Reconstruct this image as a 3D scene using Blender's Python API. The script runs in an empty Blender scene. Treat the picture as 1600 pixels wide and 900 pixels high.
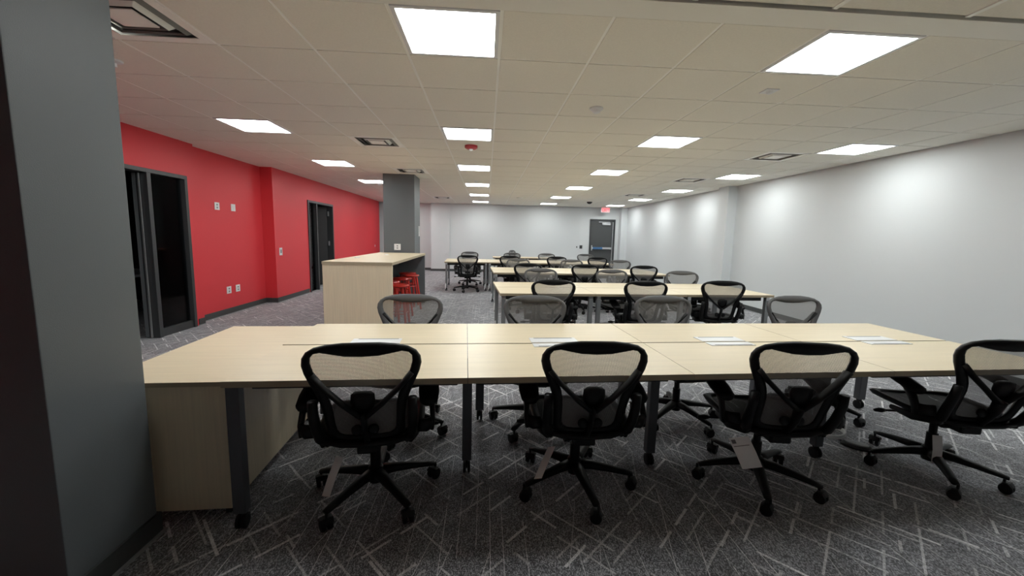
import bpy, bmesh, math, random
from mathutils import Vector, Matrix

# ------------------------------------------------------------------ camera
F_PX, YAW, PITCH, ROLL = 637.7, .0643, -.1258, .0235
CAM_H = 1.405
HC = 2.597          # ceiling height
SC = bpy.context.scene
COL = SC.collection
cam_data = bpy.data.cameras.new('camera')
cam = bpy.data.objects.new('camera', cam_data)
COL.objects.link(cam)
SC.camera = cam
cam_data.sensor_fit = 'HORIZONTAL'
cam_data.sensor_width = 36.0
cam_data.lens = 36.0 * F_PX / 1600.0
cam_data.clip_start = .02
cy, sy, cp, sp = math.cos(YAW), math.sin(YAW), math.cos(PITCH), math.sin(PITCH)
fw = Vector((sy * cp, cy * cp, sp))
r0 = Vector((cy, -sy, 0)); u0 = r0.cross(fw)
rt = r0 * math.cos(ROLL) + u0 * math.sin(ROLL)
up = u0 * math.cos(ROLL) - r0 * math.sin(ROLL)
m = Matrix((rt, up, -fw)).transposed().to_4x4()
m.translation = Vector((0, 0, CAM_H))
cam.matrix_world = m

# ------------------------------------------------------------------ world, exposure
w = bpy.data.worlds.new('world'); SC.world = w; w.use_nodes = True
w.node_tree.nodes['Background'].inputs[0].default_value = (.6, .65, .75, 1)
w.node_tree.nodes['Background'].inputs[1].default_value = .02
SC.view_settings.view_transform = 'Standard'
SC.view_settings.look = 'None'
SC.view_settings.gamma = 1
SC.view_settings.use_curve_mapping = False
SC.view_settings.exposure = 1.66
PANEL = 7.0         # emission of the ceiling light diffusers
PI = math.pi

# ------------------------------------------------------------------ helpers
def nd(nt, t, **k):
    n = nt.nodes.new(t)
    for a, b in k.items(): setattr(n, a, b)
    return n
def mth(nt, op, a, b=None, c=None):
    n = nd(nt, 'ShaderNodeMath', operation=op)
    for i, v in enumerate((a, b, c)):
        if v is None: continue
        if isinstance(v, (int, float)): n.inputs[i].default_value = v
        else: nt.links.new(v, n.inputs[i])
    return n.outputs[0]
def mat(name, col, rough=.5, metal=0, noise=0, nscale=40, bump=0, bscale=200, emit=None, spec=None, stretch=None):
    M = bpy.data.materials.new(name); M.use_nodes = True
    nt = M.node_tree; b = nt.nodes['Principled BSDF']
    b.inputs['Base Color'].default_value = (*col, 1)
    b.inputs['Roughness'].default_value = rough
    b.inputs['Metallic'].default_value = metal
    if spec is not None: b.inputs['Specular IOR Level'].default_value = spec
    if emit:
        b.inputs['Emission Color'].default_value = (*emit[0], 1)
        b.inputs['Emission Strength'].default_value = emit[1]
    tc = nd(nt, 'ShaderNodeTexCoord'); co = tc.outputs['Object']
    if stretch:
        mp = nd(nt, 'ShaderNodeMapping'); mp.inputs['Scale'].default_value = stretch
        nt.links.new(co, mp.inputs[0]); co = mp.outputs[0]
    if noise:
        n = nd(nt, 'ShaderNodeTexNoise'); n.inputs['Scale'].default_value = nscale; n.inputs['Detail'].default_value = 4
        nt.links.new(co, n.inputs['Vector'])
        mx = nd(nt, 'ShaderNodeMix', data_type='RGBA')
        nt.links.new(n.outputs[0], mx.inputs[0])
        mx.inputs[6].default_value = (*[c * (1 - noise) for c in col], 1)
        mx.inputs[7].default_value = (*[min(1, c * (1 + noise)) for c in col], 1)
        nt.links.new(mx.outputs[2], b.inputs['Base Color'])
    if bump:
        n = nd(nt, 'ShaderNodeTexNoise'); n.inputs['Scale'].default_value = bscale; n.inputs['Detail'].default_value = 3
        nt.links.new(co, n.inputs['Vector'])
        bp = nd(nt, 'ShaderNodeBump'); bp.inputs['Strength'].default_value = bump; bp.inputs['Distance'].default_value = .002
        nt.links.new(n.outputs[0], bp.inputs['Height']); nt.links.new(bp.outputs[0], b.inputs['Normal'])
    return M
def mesh_mat(name, col, alpha, pitch):
    """woven see-through mesh: threads in both directions, open between"""
    M = bpy.data.materials.new(name); M.use_nodes = True
    nt = M.node_tree; b = nt.nodes['Principled BSDF']; out = nt.nodes['Material Output']
    b.inputs['Base Color'].default_value = (*col, 1); b.inputs['Roughness'].default_value = .6
    tc = nd(nt, 'ShaderNodeTexCoord'); sx = nd(nt, 'ShaderNodeSeparateXYZ'); nt.links.new(tc.outputs['Object'], sx.inputs[0])
    tr = nd(nt, 'ShaderNodeBsdfTransparent'); ms = nd(nt, 'ShaderNodeMixShader')
    fx = mth(nt, 'FRACT', mth(nt, 'DIVIDE', sx.outputs[0], pitch))
    fz = mth(nt, 'FRACT', mth(nt, 'DIVIDE', sx.outputs[2], pitch * .7))
    a = 1 - math.sqrt(1 - alpha)
    t = mth(nt, 'MAXIMUM', mth(nt, 'LESS_THAN', fx, a), mth(nt, 'LESS_THAN', fz, a))
    nt.links.new(t, ms.inputs[0]); nt.links.new(tr.outputs[0], ms.inputs[1]); nt.links.new(b.outputs[0], ms.inputs[2])
    nt.links.new(ms.outputs[0], out.inputs[0])
    return M
def carpet_mat():
    M = bpy.data.materials.new('patterned_carpet'); M.use_nodes = True
    nt = M.node_tree; b = nt.nodes['Principled BSDF']; b.inputs['Roughness'].default_value = .95
    b.inputs['Specular IOR Level'].default_value = .1
    b.inputs['Sheen Weight'].default_value = .35; b.inputs['Sheen Roughness'].default_value = .45
    tc = nd(nt, 'ShaderNodeTexCoord'); sx = nd(nt, 'ShaderNodeSeparateXYZ'); nt.links.new(tc.outputs['Object'], sx.inputs[0])
    X, Y = sx.outputs[0], sx.outputs[1]
    def wn(a, bb):
        n = nd(nt, 'ShaderNodeTexWhiteNoise', noise_dimensions='2D')
        c = nd(nt, 'ShaderNodeCombineXYZ')
        for i, v in enumerate((a, bb)):
            if isinstance(v, (int, float)): c.inputs[i].default_value = v
            else: nt.links.new(v, c.inputs[i])
        nt.links.new(c.outputs[0], n.inputs['Vector']); return n.outputs['Value']
    def lines(deg, p, wd, L, keep, seed, amp):
        a = math.radians(deg); ca, sa = math.cos(a), math.sin(a)
        uu = mth(nt, 'ADD', mth(nt, 'MULTIPLY', X, ca), mth(nt, 'MULTIPLY', Y, sa))
        vv = mth(nt, 'ADD', mth(nt, 'MULTIPLY', X, -sa), mth(nt, 'MULTIPLY', Y, ca))
        q = mth(nt, 'DIVIDE', vv, p); vi = mth(nt, 'FLOOR', q)
        r1 = wn(vi, seed + .5); r2 = wn(vi, seed + 9.5)
        d = mth(nt, 'ABSOLUTE', mth(nt, 'SUBTRACT', mth(nt, 'FRACT', q), mth(nt, 'MULTIPLY_ADD', r1, .7, .15)))
        ln = mth(nt, 'LESS_THAN', d, wd / p / 2)
        s = mth(nt, 'MULTIPLY_ADD', r2, 13.7, mth(nt, 'DIVIDE', uu, L)); ui = mth(nt, 'FLOOR', s)
        k1 = wn(ui, mth(nt, 'ADD', vi, seed * 3.1)); k2 = wn(ui, mth(nt, 'ADD', vi, seed * 5.3 + 40))
        on = mth(nt, 'MULTIPLY', mth(nt, 'LESS_THAN', k1, keep), mth(nt, 'LESS_THAN', mth(nt, 'FRACT', s), mth(nt, 'MULTIPLY_ADD', k2, .6, .4)))
        return mth(nt, 'MULTIPLY', mth(nt, 'MULTIPLY', ln, on), mth(nt, 'MULTIPLY_ADD', k2, .5 * amp, .5 * amp))
    L = [lines(90, .075, .0036, .95, .65, 1, .95), lines(75.2, .12, .0036, .75, .5, 17, .9), lines(89, .05, .0018, .6, .3, 23, .5),
         lines(133, .125, .0105, .42, .55, 2, .7), lines(45, .125, .0105, .42, .55, 3, .7),
         lines(132, .23, .0135, .20, .45, 5, 1.0), lines(46, .24, .0135, .20, .45, 6, 1.0)]
    t = L[0]
    for q in L[1:]: t = mth(nt, 'MAXIMUM', t, q)
    # yarn ribs and speckle
    cell = wn(mth(nt, 'FLOOR', mth(nt, 'DIVIDE', X, .0035)), mth(nt, 'FLOOR', mth(nt, 'DIVIDE', Y, .006)))
    rib = mth(nt, 'ABSOLUTE', mth(nt, 'SUBTRACT', mth(nt, 'FRACT', mth(nt, 'DIVIDE', X, .0035)), .5))
    n2 = nd(nt, 'ShaderNodeTexNoise'); n2.inputs['Scale'].default_value = 14; nt.links.new(tc.outputs['Object'], n2.inputs['Vector'])
    g = mth(nt, 'MULTIPLY', mth(nt, 'MULTIPLY_ADD', mth(nt, 'POWER', cell, 2.0), 1.3, .25), mth(nt, 'MULTIPLY_ADD', rib, -.8, 1.25))
    g = mth(nt, 'MULTIPLY', g, mth(nt, 'MULTIPLY_ADD', n2.outputs[0], .9, .55))
    mx = nd(nt, 'ShaderNodeMix', data_type='RGBA')
    mx.inputs[6].default_value = (0, 0, 0, 1)
    mx.inputs[7].default_value = (*CARPET, 1)
    mx.clamp_factor = False
    nt.links.new(g, mx.inputs[0])
    m2 = nd(nt, 'ShaderNodeMix', data_type='RGBA'); m2.inputs[7].default_value = (.95, .95, .97, 1)
    nt.links.new(mx.outputs[2], m2.inputs[6]); nt.links.new(mth(nt, 'MULTIPLY', t, mth(nt, 'MULTIPLY_ADD', cell, .5, .5)), m2.inputs[0])
    nt.links.new(m2.outputs[2], b.inputs['Base Color'])
    bp = nd(nt, 'ShaderNodeBump'); bp.inputs['Strength'].default_value = .4; bp.inputs['Distance'].default_value = .003
    nt.links.new(cell, bp.inputs['Height']); nt.links.new(bp.outputs[0], b.inputs['Normal'])
    return M
CARPET = (.29, .295, .32)
def wood_mat(name, col, dirn):
    """pale maple laminate with long faint grain; dirn = axis of the grain"""
    M = bpy.data.materials.new(name); M.use_nodes = True
    nt = M.node_tree; b = nt.nodes['Principled BSDF']; b.inputs['Roughness'].default_value = .38
    tc = nd(nt, 'ShaderNodeTexCoord'); mp = nd(nt, 'ShaderNodeMapping'); nt.links.new(tc.outputs['Object'], mp.inputs[0])
    s = [60, 60, 60]; s[dirn] = 2.2; mp.inputs['Scale'].default_value = s
    n = nd(nt, 'ShaderNodeTexNoise'); n.inputs['Scale'].default_value = 1; n.inputs['Detail'].default_value = 5; n.inputs['Distortion'].default_value = .4
    nt.links.new(mp.outputs[0], n.inputs['Vector'])
    cr = nd(nt, 'ShaderNodeValToRGB')
    cr.color_ramp.elements[0].position = .3; cr.color_ramp.elements[1].position = .7
    cr.color_ramp.elements[0].color = (*[c * .94 for c in col], 1); cr.color_ramp.elements[1].color = (*[c * 1.04 for c in col], 1)
    nt.links.new(n.outputs[0], cr.inputs[0]); nt.links.new(cr.outputs[0], b.inputs['Base Color'])
    return M

M = {}
M['carpet'] = carpet_mat()
M['white_wall'] = mat('white_wall_paint', (.66, .69, .70), .55, bump=.15, bscale=260)
M['red_wall'] = mat('red_wall_paint', (.72, .052, .065), .45, bump=.25, bscale=220, spec=.35)
M['grey_col'] = mat('grey_column_paint', (.125, .139, .148), .45, bump=.3, bscale=240, spec=.4)
M['tile'] = mat('ceiling_tile_board', (.86, .83, .745), .9, noise=.06, nscale=90, bump=.5, bscale=420)
M['grid'] = mat('ceiling_grid_metal', (.96, .95, .90), .5)
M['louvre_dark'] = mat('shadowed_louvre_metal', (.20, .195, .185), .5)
M['band'] = mat('ceiling_band_plaster', (.86, .85, .79), .6)
M['plenum'] = mat('plenum_board', (.3, .29, .27), .9)
M['base'] = mat('dark_vinyl_base', (.055, .06, .06), .5, noise=.1)
M['toe'] = mat('base_toe_reflection', (.30, .31, .32), .45)  # lighter than the base: reflection on the cove toe put into the colour
M['frame_dark'] = mat('dark_door_frame_paint', (.045, .047, .05), .4, bump=.05)
M['door_dark'] = mat('charcoal_door_paint', (.062, .066, .068), .45, bump=.08)
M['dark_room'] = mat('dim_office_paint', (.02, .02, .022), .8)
M['alu'] = mat('brushed_aluminium', (.62, .63, .65), .35, metal=.8, noise=.05, nscale=80)
M['alu_leg'] = mat('grey_metal_leg', (.105, .112, .125), .42, metal=.35, noise=.05)
M['leg_lit'] = mat('metal_leg_lit', (.26, .27, .28), .42, metal=.3, noise=.05)  # far-bench copy of the leg metal, with the light on it in the colour
M['wood'] = wood_mat('pale_maple_laminate', (.76, .655, .465), 0)
M['wood_v'] = wood_mat('pale_maple_laminate_upright', (.80, .69, .50), 2)
M['edge'] = mat('maple_edge_shaded', (.42, .35, .24), .5, noise=.06, nscale=30)  # slab edges and underside: same maple, with shade put into the colour
M['beam'] = mat('dark_desk_beam', (.03, .03, .033), .5)
M['white_plastic'] = mat('white_plastic', (.78, .79, .80), .35)
M['grey_plastic'] = mat('grey_plastic', (.25, .26, .27), .4)
M['black'] = mat('black_chair_plastic', (.006, .006, .0065), .45, bump=.1, bscale=500, spec=.25)
M['rim'] = mat('grey_back_rim', (.10, .10, .105), .6, bump=.2, bscale=700)
M['rubber'] = mat('black_caster_rubber', (.008, .008, .009), .5, spec=.3)
M['mesh'] = mesh_mat('woven_back_mesh', (.21, .205, .20), .60, .0052)
M['seat_mesh'] = mesh_mat('woven_seat_mesh', (.006, .006, .006), .97, .0052)
M['red_metal'] = mat('red_stool_metal', (.48, .022, .014), .28, spec=.6)
M['paper'] = mat('paper_tag_card', (.92, .90, .88), .7)
M['cable'] = mat('pale_cable_jacket', (.75, .76, .76), .5)
M['ink'] = mat('grey_print', (.22, .2, .2), .8)
M['led'] = mat('light_diffuser', (.9, .9, .9), .4, emit=((.965, 1, .985), PANEL))
M['exit_red'] = mat('exit_sign_letters', (.7, .02, .03), .5, emit=((1, .05, .07), .7))
M['exit_face'] = mat('exit_sign_face', (.6, .3, .3), .5, emit=((1, .35, .35), .10))
M['blue'] = mat('blue_protective_film', (.06, .16, .34), .4)
M['red_plastic'] = mat('red_strobe_plastic', (.45, .04, .05), .4)
gm = bpy.data.materials.new('tinted_glass'); gm.use_nodes = True
_nt = gm.node_tree; _o = _nt.nodes['Material Output']; _gl = nd(_nt, 'ShaderNodeBsdfGlossy'); _gl.inputs['Roughness'].default_value = .03
_tr = nd(_nt, 'ShaderNodeBsdfTransparent'); _tr.inputs[0].default_value = (.62, .64, .66, 1)
_ms = nd(_nt, 'ShaderNodeMixShader'); _fr = nd(_nt, 'ShaderNodeFresnel'); _fr.inputs[0].default_value = 1.3
_nt.links.new(_fr.outputs[0], _ms.inputs[0]); _nt.links.new(_tr.outputs[0], _ms.inputs[1]); _nt.links.new(_gl.outputs[0], _ms.inputs[2]); _nt.links.new(_ms.outputs[0], _o.inputs[0])
M['glass'] = gm

class MB:
    def __init__(s): s.v = []; s.f = []; s.mi = []; s.cur = 0
    def add(s, vs, fs, T=None):
        n = len(s.v)
        s.v += [tuple(T @ Vector(p)) if T else tuple(p) for p in vs]
        s.f += [tuple(n + i for i in f) for f in fs]; s.mi += [s.cur] * len(fs); return s
    def box(s, x0, x1, y0, y1, z0, z1, T=None):
        return s.add([(x, y, z) for z in (z0, z1) for x, y in ((x0, y0), (x1, y0), (x1, y1), (x0, y1))],
                     [(3, 2, 1, 0), (4, 5, 6, 7), (0, 1, 5, 4), (1, 2, 6, 5), (2, 3, 7, 6), (3, 0, 4, 7)], T)
    def lathe(s, prof, n=20, T=None):
        """prof: (radius, z) list; closed with caps at the ends"""
        vs = []; fs = []; k = len(prof)
        for r, z in prof:
            for i in range(n):
                a = 2 * PI * i / n; vs.append((r * math.cos(a), r * math.sin(a), z))
        for j in range(k - 1):
            for i in range(n):
                i2 = (i + 1) % n; fs.append((j * n + i, j * n + i2, (j + 1) * n + i2, (j + 1) * n + i))
        fs.append(tuple(reversed(range(n)))); fs.append(tuple((k - 1) * n + i for i in range(n)))
        return s.add(vs, fs, T)
    def sweep(s, pts, sec, T=None, cap=True, flat=None):
        """sec: list of (a,b) section half sizes per point -> rounded-rect-ish 8-gon swept on pts"""
        vs = []; fs = []; n = 8; P = [Vector(p) for p in pts]
        for i, p in enumerate(P):
            d = (P[min(i + 1, len(P) - 1)] - P[max(i - 1, 0)]).normalized()
            ref = Vector(flat) if flat else (Vector((0, 0, 1)) if abs(d.z) < .9 else Vector((0, 1, 0)))
            sd = d.cross(ref)
            sd = sd.normalized() if sd.length > 1e-6 else Vector((1, 0, 0))
            u = sd.cross(d).normalized()
            a, b = sec[i] if isinstance(sec, list) else sec
            for c1, c2 in ((1, .45), (.45, 1), (-.45, 1), (-1, .45), (-1, -.45), (-.45, -1), (.45, -1), (1, -.45)):
                vs.append(p + sd * a * c1 + u * b * c2)
        for j in range(len(P) - 1):
            for i in range(n):
                i2 = (i + 1) % n; fs.append((j * n + i, j * n + i2, (j + 1) * n + i2, (j + 1) * n + i))
        if cap: fs.append(tuple(reversed(range(n)))); fs.append(tuple((len(P) - 1) * n + i for i in range(n)))
        return s.add(vs, fs, T)
    def build(s, name, mats, parent=None, smooth=False, bevel=0, subsurf=0):
        me = bpy.data.meshes.new(name); me.from_pydata(s.v, [], s.f)
        if not isinstance(mats, (list, tuple)): mats = [mats]
        for q in mats: me.materials.append(q)
        for p, i in zip(me.polygons, s.mi): p.material_index = i; p.use_smooth = smooth
        bm = bmesh.new(); bm.from_mesh(me); bmesh.ops.recalc_face_normals(bm, faces=bm.faces)
        if bevel: bmesh.ops.bevel(bm, geom=[e for e in bm.edges if len(e.link_faces) == 2 and e.calc_face_angle(0) > .6], offset=bevel, segments=2, profile=.6, affect='EDGES')
        bm.to_mesh(me); bm.free(); me.update()
        return link(name, me, parent, subsurf)
def link(name, me, parent=None, subsurf=0):
    o = bpy.data.objects.new(name, me); COL.objects.link(o)
    if parent: o.parent = parent
    if subsurf:
        md = o.modifiers.new('subsurf', 'SUBSURF'); md.levels = subsurf; md.render_levels = subsurf
    return o
def box(name, mt, x0, x1, y0, y1, z0, z1, parent=None, bevel=0):
    return MB().box(x0, x1, y0, y1, z0, z1).build(name, mt, parent, bevel=bevel)
def empty(name, loc=(0, 0, 0), rz=0):
    o = bpy.data.objects.new(name, None); COL.objects.link(o); o.location = loc; o.rotation_euler = (0, 0, rz)
    o.empty_display_size = .1; return o
def tag(o, label, cat, group=None):
    o['label'] = label; o['category'] = cat
    if group: o['group'] = group
    return o
def struct(o, label=None):
    o['kind'] = 'structure'
    if label: o['label'] = label
    return o
def copy_tree(o, parent=None):
    c = o.copy(); COL.objects.link(c); c.parent = parent
    for ch in list(o.children): copy_tree(ch, c)
    return c
def TR(x=0, y=0, z=0, rz=0, rx=0, ry=0):
    return Matrix.Translation((x, y, z)) @ Matrix.Rotation(rz, 4, 'Z') @ Matrix.Rotation(rx, 4, 'X') @ Matrix.Rotation(ry, 4, 'Y')

# ------------------------------------------------------------------ the room
XL1, XL2, XL3, XR, YB, YN = -4.19, -4.30, -4.08, 5.42, 15.95, -4.6
struct(box('floor', M['carpet'], -8.5, 6.2, -4.8, 17.6, -.06, 0), 'charcoal carpet with a pattern of crossing thin pale lines')
# left wall: three offsets, holes for the two office doors
lw = MB()
D1 = (4.30, 6.09, 2.13); D2 = (9.70, 11.24, 2.12)      # y0, y1, height
lw.box(XL1 - .14, XL1, YN, D1[0], 0, 2.66); lw.box(XL1 - .14, XL1, D1[0], D1[1], D1[2], 2.66); lw.box(XL1 - .14, XL1, D1[1], 6.27, 0, 2.66)
lw.box(XL2 - .14, XL2, 6.24, 8.2, 0, 2.66)
lw.box(XL3 - .40, XL3, 8.2, D2[0], 0, 2.66); lw.box(XL3 - .16, XL3, D2[0], D2[1], D2[2], 2.66); lw.box(XL3 - .16, XL3, D2[1], 15.98, 0, 2.66)
struct(lw.build('wall_left', M['red_wall']), 'long red painted wall on the left with a shallow recess')
rw = MB(); rw.box(XR, XR + .14, YN, YB + .2, 0, 2.66); rw.box(XR - .20, XR + .01, 8.73, 9.12, 0, 2.66)
struct(rw.build('wall_right', M['white_wall']), 'long white wall on the right with a narrow pilaster')
bw = MB(); DX0, DX1, DH = 4.035, 5.024, 2.14
EX0, EX1 = -3.93, -3.0                                  # left back doorway behind the far column
bw.box(XL3 - .2, EX0, 16.30, 16.44, 0, 2.66); bw.box(EX0, EX1, 16.30, 16.44, 2.13, 2.66); bw.box(EX1, -2.13, 16.30, 16.44, 0, 2.66)
bw.box(-2.13, -1.42, YB - .05, 16.30, 0, 2.66)
bw.box(-1.43, DX0, YB, YB + .16, 0, 2.66); bw.box(DX0, DX1, YB, YB + .16, DH, 2.66); bw.box(DX1, XR, YB, YB + .16, 0, 2.66)
bw.box(5.17, XR + .01, YB - .30, YB + .01, 0, 2.66)
struct(bw.build('wall_back', M['white_wall']), 'white end wall with a grey exit door')
struct(box('wall_near', M['white_wall'], XL1 - .2, XR + .14, YN - .14, YN, 0, 2.66))
# dim offices behind the doors
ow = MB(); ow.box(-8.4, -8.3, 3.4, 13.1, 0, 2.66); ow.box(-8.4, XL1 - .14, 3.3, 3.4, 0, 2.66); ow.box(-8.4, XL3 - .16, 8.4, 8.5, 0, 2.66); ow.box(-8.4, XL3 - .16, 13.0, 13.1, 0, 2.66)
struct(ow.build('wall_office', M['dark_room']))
# baseboards with a toe line, its reflection painted in as a pale colour
def base_run(o, segs):
    b = MB()
    for x0, x1, y0, y1 in segs: b.box(x0, x1, y0, y1, 0, .10)
    b = b.build(o, M['base'], bevel=.003); struct(b)
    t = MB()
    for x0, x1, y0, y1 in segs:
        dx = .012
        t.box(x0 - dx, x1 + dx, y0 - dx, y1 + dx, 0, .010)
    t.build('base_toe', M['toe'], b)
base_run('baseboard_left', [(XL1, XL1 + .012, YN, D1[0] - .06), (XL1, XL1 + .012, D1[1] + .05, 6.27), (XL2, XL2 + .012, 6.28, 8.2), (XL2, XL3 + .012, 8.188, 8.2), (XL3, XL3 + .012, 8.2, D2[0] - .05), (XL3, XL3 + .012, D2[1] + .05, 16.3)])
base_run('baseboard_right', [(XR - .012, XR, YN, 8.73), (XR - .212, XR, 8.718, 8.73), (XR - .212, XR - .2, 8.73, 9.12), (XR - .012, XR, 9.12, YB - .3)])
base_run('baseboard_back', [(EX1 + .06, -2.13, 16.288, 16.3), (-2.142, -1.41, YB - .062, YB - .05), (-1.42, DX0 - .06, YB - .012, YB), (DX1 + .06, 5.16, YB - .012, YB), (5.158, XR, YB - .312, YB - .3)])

# ceiling: plenum slab, tiles one by one, grid runners
G0X, G0Y, S = .0654, 2.3364, .6096
ceil_o = struct(box('ceiling', M['plenum'], -8.4, XR + .14, YN, 17.0, 2.66, 2.72), 'suspended ceiling of square beige tiles with recessed light panels')
lights = [(c, r) for c in (-5, -1, 3, 7) for r in (0, 4, 8, 12, 16, 20)]
vents = [(-4, 0), (-3, 5), (-3, 9), (-3, 18), (6, 5), (6, 9), (6, 14)]
taken = set(lights) | set(vents)
def tile_mesh(wx, wy):
    g = .009; d = .010
    b = MB(); b.box(g, wx - g, g, wy - g, HC, HC + .018); return b
tile_me = None
cells = []
for c in range(-7, 9):
    for r in range(0, 23):
        if (c, r) in taken: continue
        x0, y0 = G0X + c * S, G0Y + r * S
        x1, y1 = min(x0 + S, XR - .02), min(y0 + S, YB - .02 if x0 > -2.2 else 16.28)
        cells.append((math.hypot(x0, y0), x0, y0, x1 - x0, y1 - y0))
cells.sort()
cache = {}
stuff = MB()
for i, (d, x0, y0, wx, wy) in enumerate(cells):
    if wx < .05 or wy < .05: continue
    if i < 285:
        k = (round(wx, 3), round(wy, 3))
        if k not in cache:
            o = tile_mesh(wx, wy).build('ceiling_tile', M['tile'], ceil_o, bevel=.002); cache[k] = o.data
        else: o = link('ceiling_tile', cache[k], ceil_o)
        o.location = (x0, y0, 0)
    else: stuff.box(x0 + .009, x0 + wx - .009, y0 + .009, y0 + wy - .009, HC, HC + .018)
so = stuff.build('far_ceiling_tiles', M['tile'], ceil_o); so['kind'] = 'stuff'
for c in range(-7, 10):
    x = G0X + c * S
    if x < XR: box('grid_runner', M['grid'], x - .012, x + .012, G0Y, 16.28 if x < -2.2 else YB, HC + .004, HC + .03, ceil_o)
for r in range(0, 24):
    y = G0Y + r * S
    if y < 16.3: box('grid_crossbar', M['grid'], XL2, XR, y - .012, y + .012, HC + .0045, HC + .03, ceil_o) if y < YB else box('grid_crossbar', M['grid'], XL3, -2.13, y - .012, y + .012, HC + .0045, HC + .03, ceil_o)
box('edge_strip_tile', M['tile'], XL2, G0X - 7 * S + .012, 6.27, 8.2, HC, HC + .02, ceil_o)
# plain band, then the nearer tile field
struct(box('trim_1', M['band'], XL1, XR, 2.165, G0Y - .002, HC - .004, HC + .03), 'flat pale band across the ceiling near the camera')
NS = .737
for c in range(-8, 6):
    x = 1.763 + c * NS
    for r in range(0, 9):
        x0, x1 = max(x, XL1 + .01), min(x + NS, XR - .01)
        if x1 - x0 < .08: continue
        k = ('n', round(x1 - x0, 3))
        if k not in cache:
            o = MB().box(.006, x1 - x0 - .006, .006, NS - .006, HC + .010, HC + .03).build('near_ceiling_tile', M['tile'], ceil_o); cache[k] = o.data
        else: o = link('near_ceiling_tile', cache[k], ceil_o)
        o.location = (x0, 2.155 - (r + 1) * NS, 0)
    if XL1 < x < XR: box('grid_runner', M['grid'], x - .014, x + .014, 2.155 - 9 * NS, 2.155, HC + .003, HC + .010, ceil_o)

# ceiling lights
LN = {-5: 'over the aisle beside the red wall', -1: 'in the row left of centre', 3: 'in the row right of centre', 7: 'in the row beside the white wall'}
ON = {0: 'nearest', 4: 'second', 8: 'third', 12: 'fourth', 16: 'fifth', 20: 'farthest'}
proto_l = None
for c, r in lights:
    if proto_l is None:
        proto_l = empty('ceiling_light')
        f = MB(); a = .012; e = .036
        for (x0, x1, y0, y1) in ((a, S - a, a, e), (a, S - a, S - e, S - a), (a, e, e, S - e), (S - e, S - a, e, S - e)): f.box(x0, x1, y0, y1, -.004, .02)
        f.build('light_frame', M['white_plastic'], proto_l)
        box('diffuser', M['led'], e - .002, S - e + .002, e - .002, S - e + .002, .002, .015, proto_l)
        o = proto_l
    else: o = copy_tree(proto_l)
    o.location = (G0X + c * S, G0Y + r * S, HC)
    tag(o, 'square white ceiling light, %s %s' % (ON[r], LN[c]), 'ceiling light', 'recessed square ceiling lights')
proto_v = None
VN = {(-4, 0): 'white ceiling air vent at top left beside the near grey column', (-3, 5): 'ceiling air vent between the two nearer left lights and centre row', (-3, 9): 'ceiling air vent just in front of the far grey column',
      (-3, 18): 'smallest ceiling air vent near the back wall left of the centre lights', (6, 5): 'largest ceiling air vent near the right wall', (6, 9): 'middle ceiling air vent in the right-hand line of vents', (6, 14): 'farthest ceiling air vent on the right, near the exit door'}
for c, r in vents:
    if proto_v is None:
        proto_v = empty('ceiling_vent'); h = S / 2
        def ring(o0, o1, z0, z1, th=.004):
            b = MB(); vs = []; fs = []
            for q, z in ((o0, z0), (o1, z1), (o1, z1 + th), (o0, z0 + th)):
                vs += [(h - q, h - q, z), (h + q, h - q, z), (h + q, h + q, z), (h - q, h + q, z)]
            for k in range(4):
                for i in range(4): fs.append((k * 4 + i, k * 4 + (i + 1) % 4, ((k + 1) % 4) * 4 + (i + 1) % 4, ((k + 1) % 4) * 4 + i))
            return b.add(vs, fs)
        ring(.295, .235, 0, 0).build('vent_frame', M['grid'], proto_v)
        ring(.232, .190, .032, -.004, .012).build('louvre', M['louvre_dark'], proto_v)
        ring(.165, .130, .030, -.006).build('louvre', M['grid'], proto_v)
        MB().box(h - .10, h + .10, h - .10, h + .10, -.006, 0).build('centre_plate', M['grid'], proto_v)
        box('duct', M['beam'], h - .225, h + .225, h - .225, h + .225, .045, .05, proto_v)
        o = proto_v
    else: o = copy_tree(proto_v)
    o.location = (G0X + c * S, G0Y + r * S, HC)
    tag(o, VN[(c, r)], 'air vent', 'square ceiling air vents')
def cellpos(cx, cyy): return G0X + cx * S, G0Y + cyy * S
def dome(name, label, cx, cyy, mt, prof, cat):
    x, y = cellpos(cx, cyy); o = MB().lathe(prof, 24, TR(0, 0, 0, 0, PI)).build(name, mt, smooth=True); o.location = (x, y, HC); return tag(o, label, cat)
sd = empty('smoke_detector', (*cellpos(1.52, 2.55), HC)); tag(sd, 'white round smoke detector on the ceiling right of the centre lights', 'smoke detector')
MB().lathe([(.062, 0), (.062, .012), (.05, .02)], 28, TR(rx=PI)).build('detector_base', M['white_plastic'], sd, smooth=False)
MB().lathe([(.045, .018), (.034, .04), (.016, .048)], 28, TR(rx=PI)).build('sensing_chamber', M['white_plastic'], sd, smooth=False)
st = empty('fire_strobe', (*cellpos(-.48, 5.5), HC)); tag(st, 'round red fire alarm strobe on the ceiling between two centre lights', 'fire strobe')
MB().lathe([(.085, 0), (.085, .03), (.06, .045)], 28, TR(rx=PI)).build('strobe_body', M['red_plastic'], st)
MB().lathe([(.025, .04), (.025, .06), (.012, .07)], 16, TR(rx=PI)).build('strobe_lens', M['white_plastic'], st)
oc = empty('occupancy_sensor', (*cellpos(3.53, 1.54), HC)); tag(oc, 'small white square sensor on the ceiling below the big right light', 'sensor')
box('sensor_plate', M['white_plastic'], -.05, .05, -.05, .05, -.008, 0, oc); MB().lathe([(.028, .006), (.02, .022), (.01, .026)], 16, TR(rx=PI)).build('sensor_lens', M['white_plastic'], oc)
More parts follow.
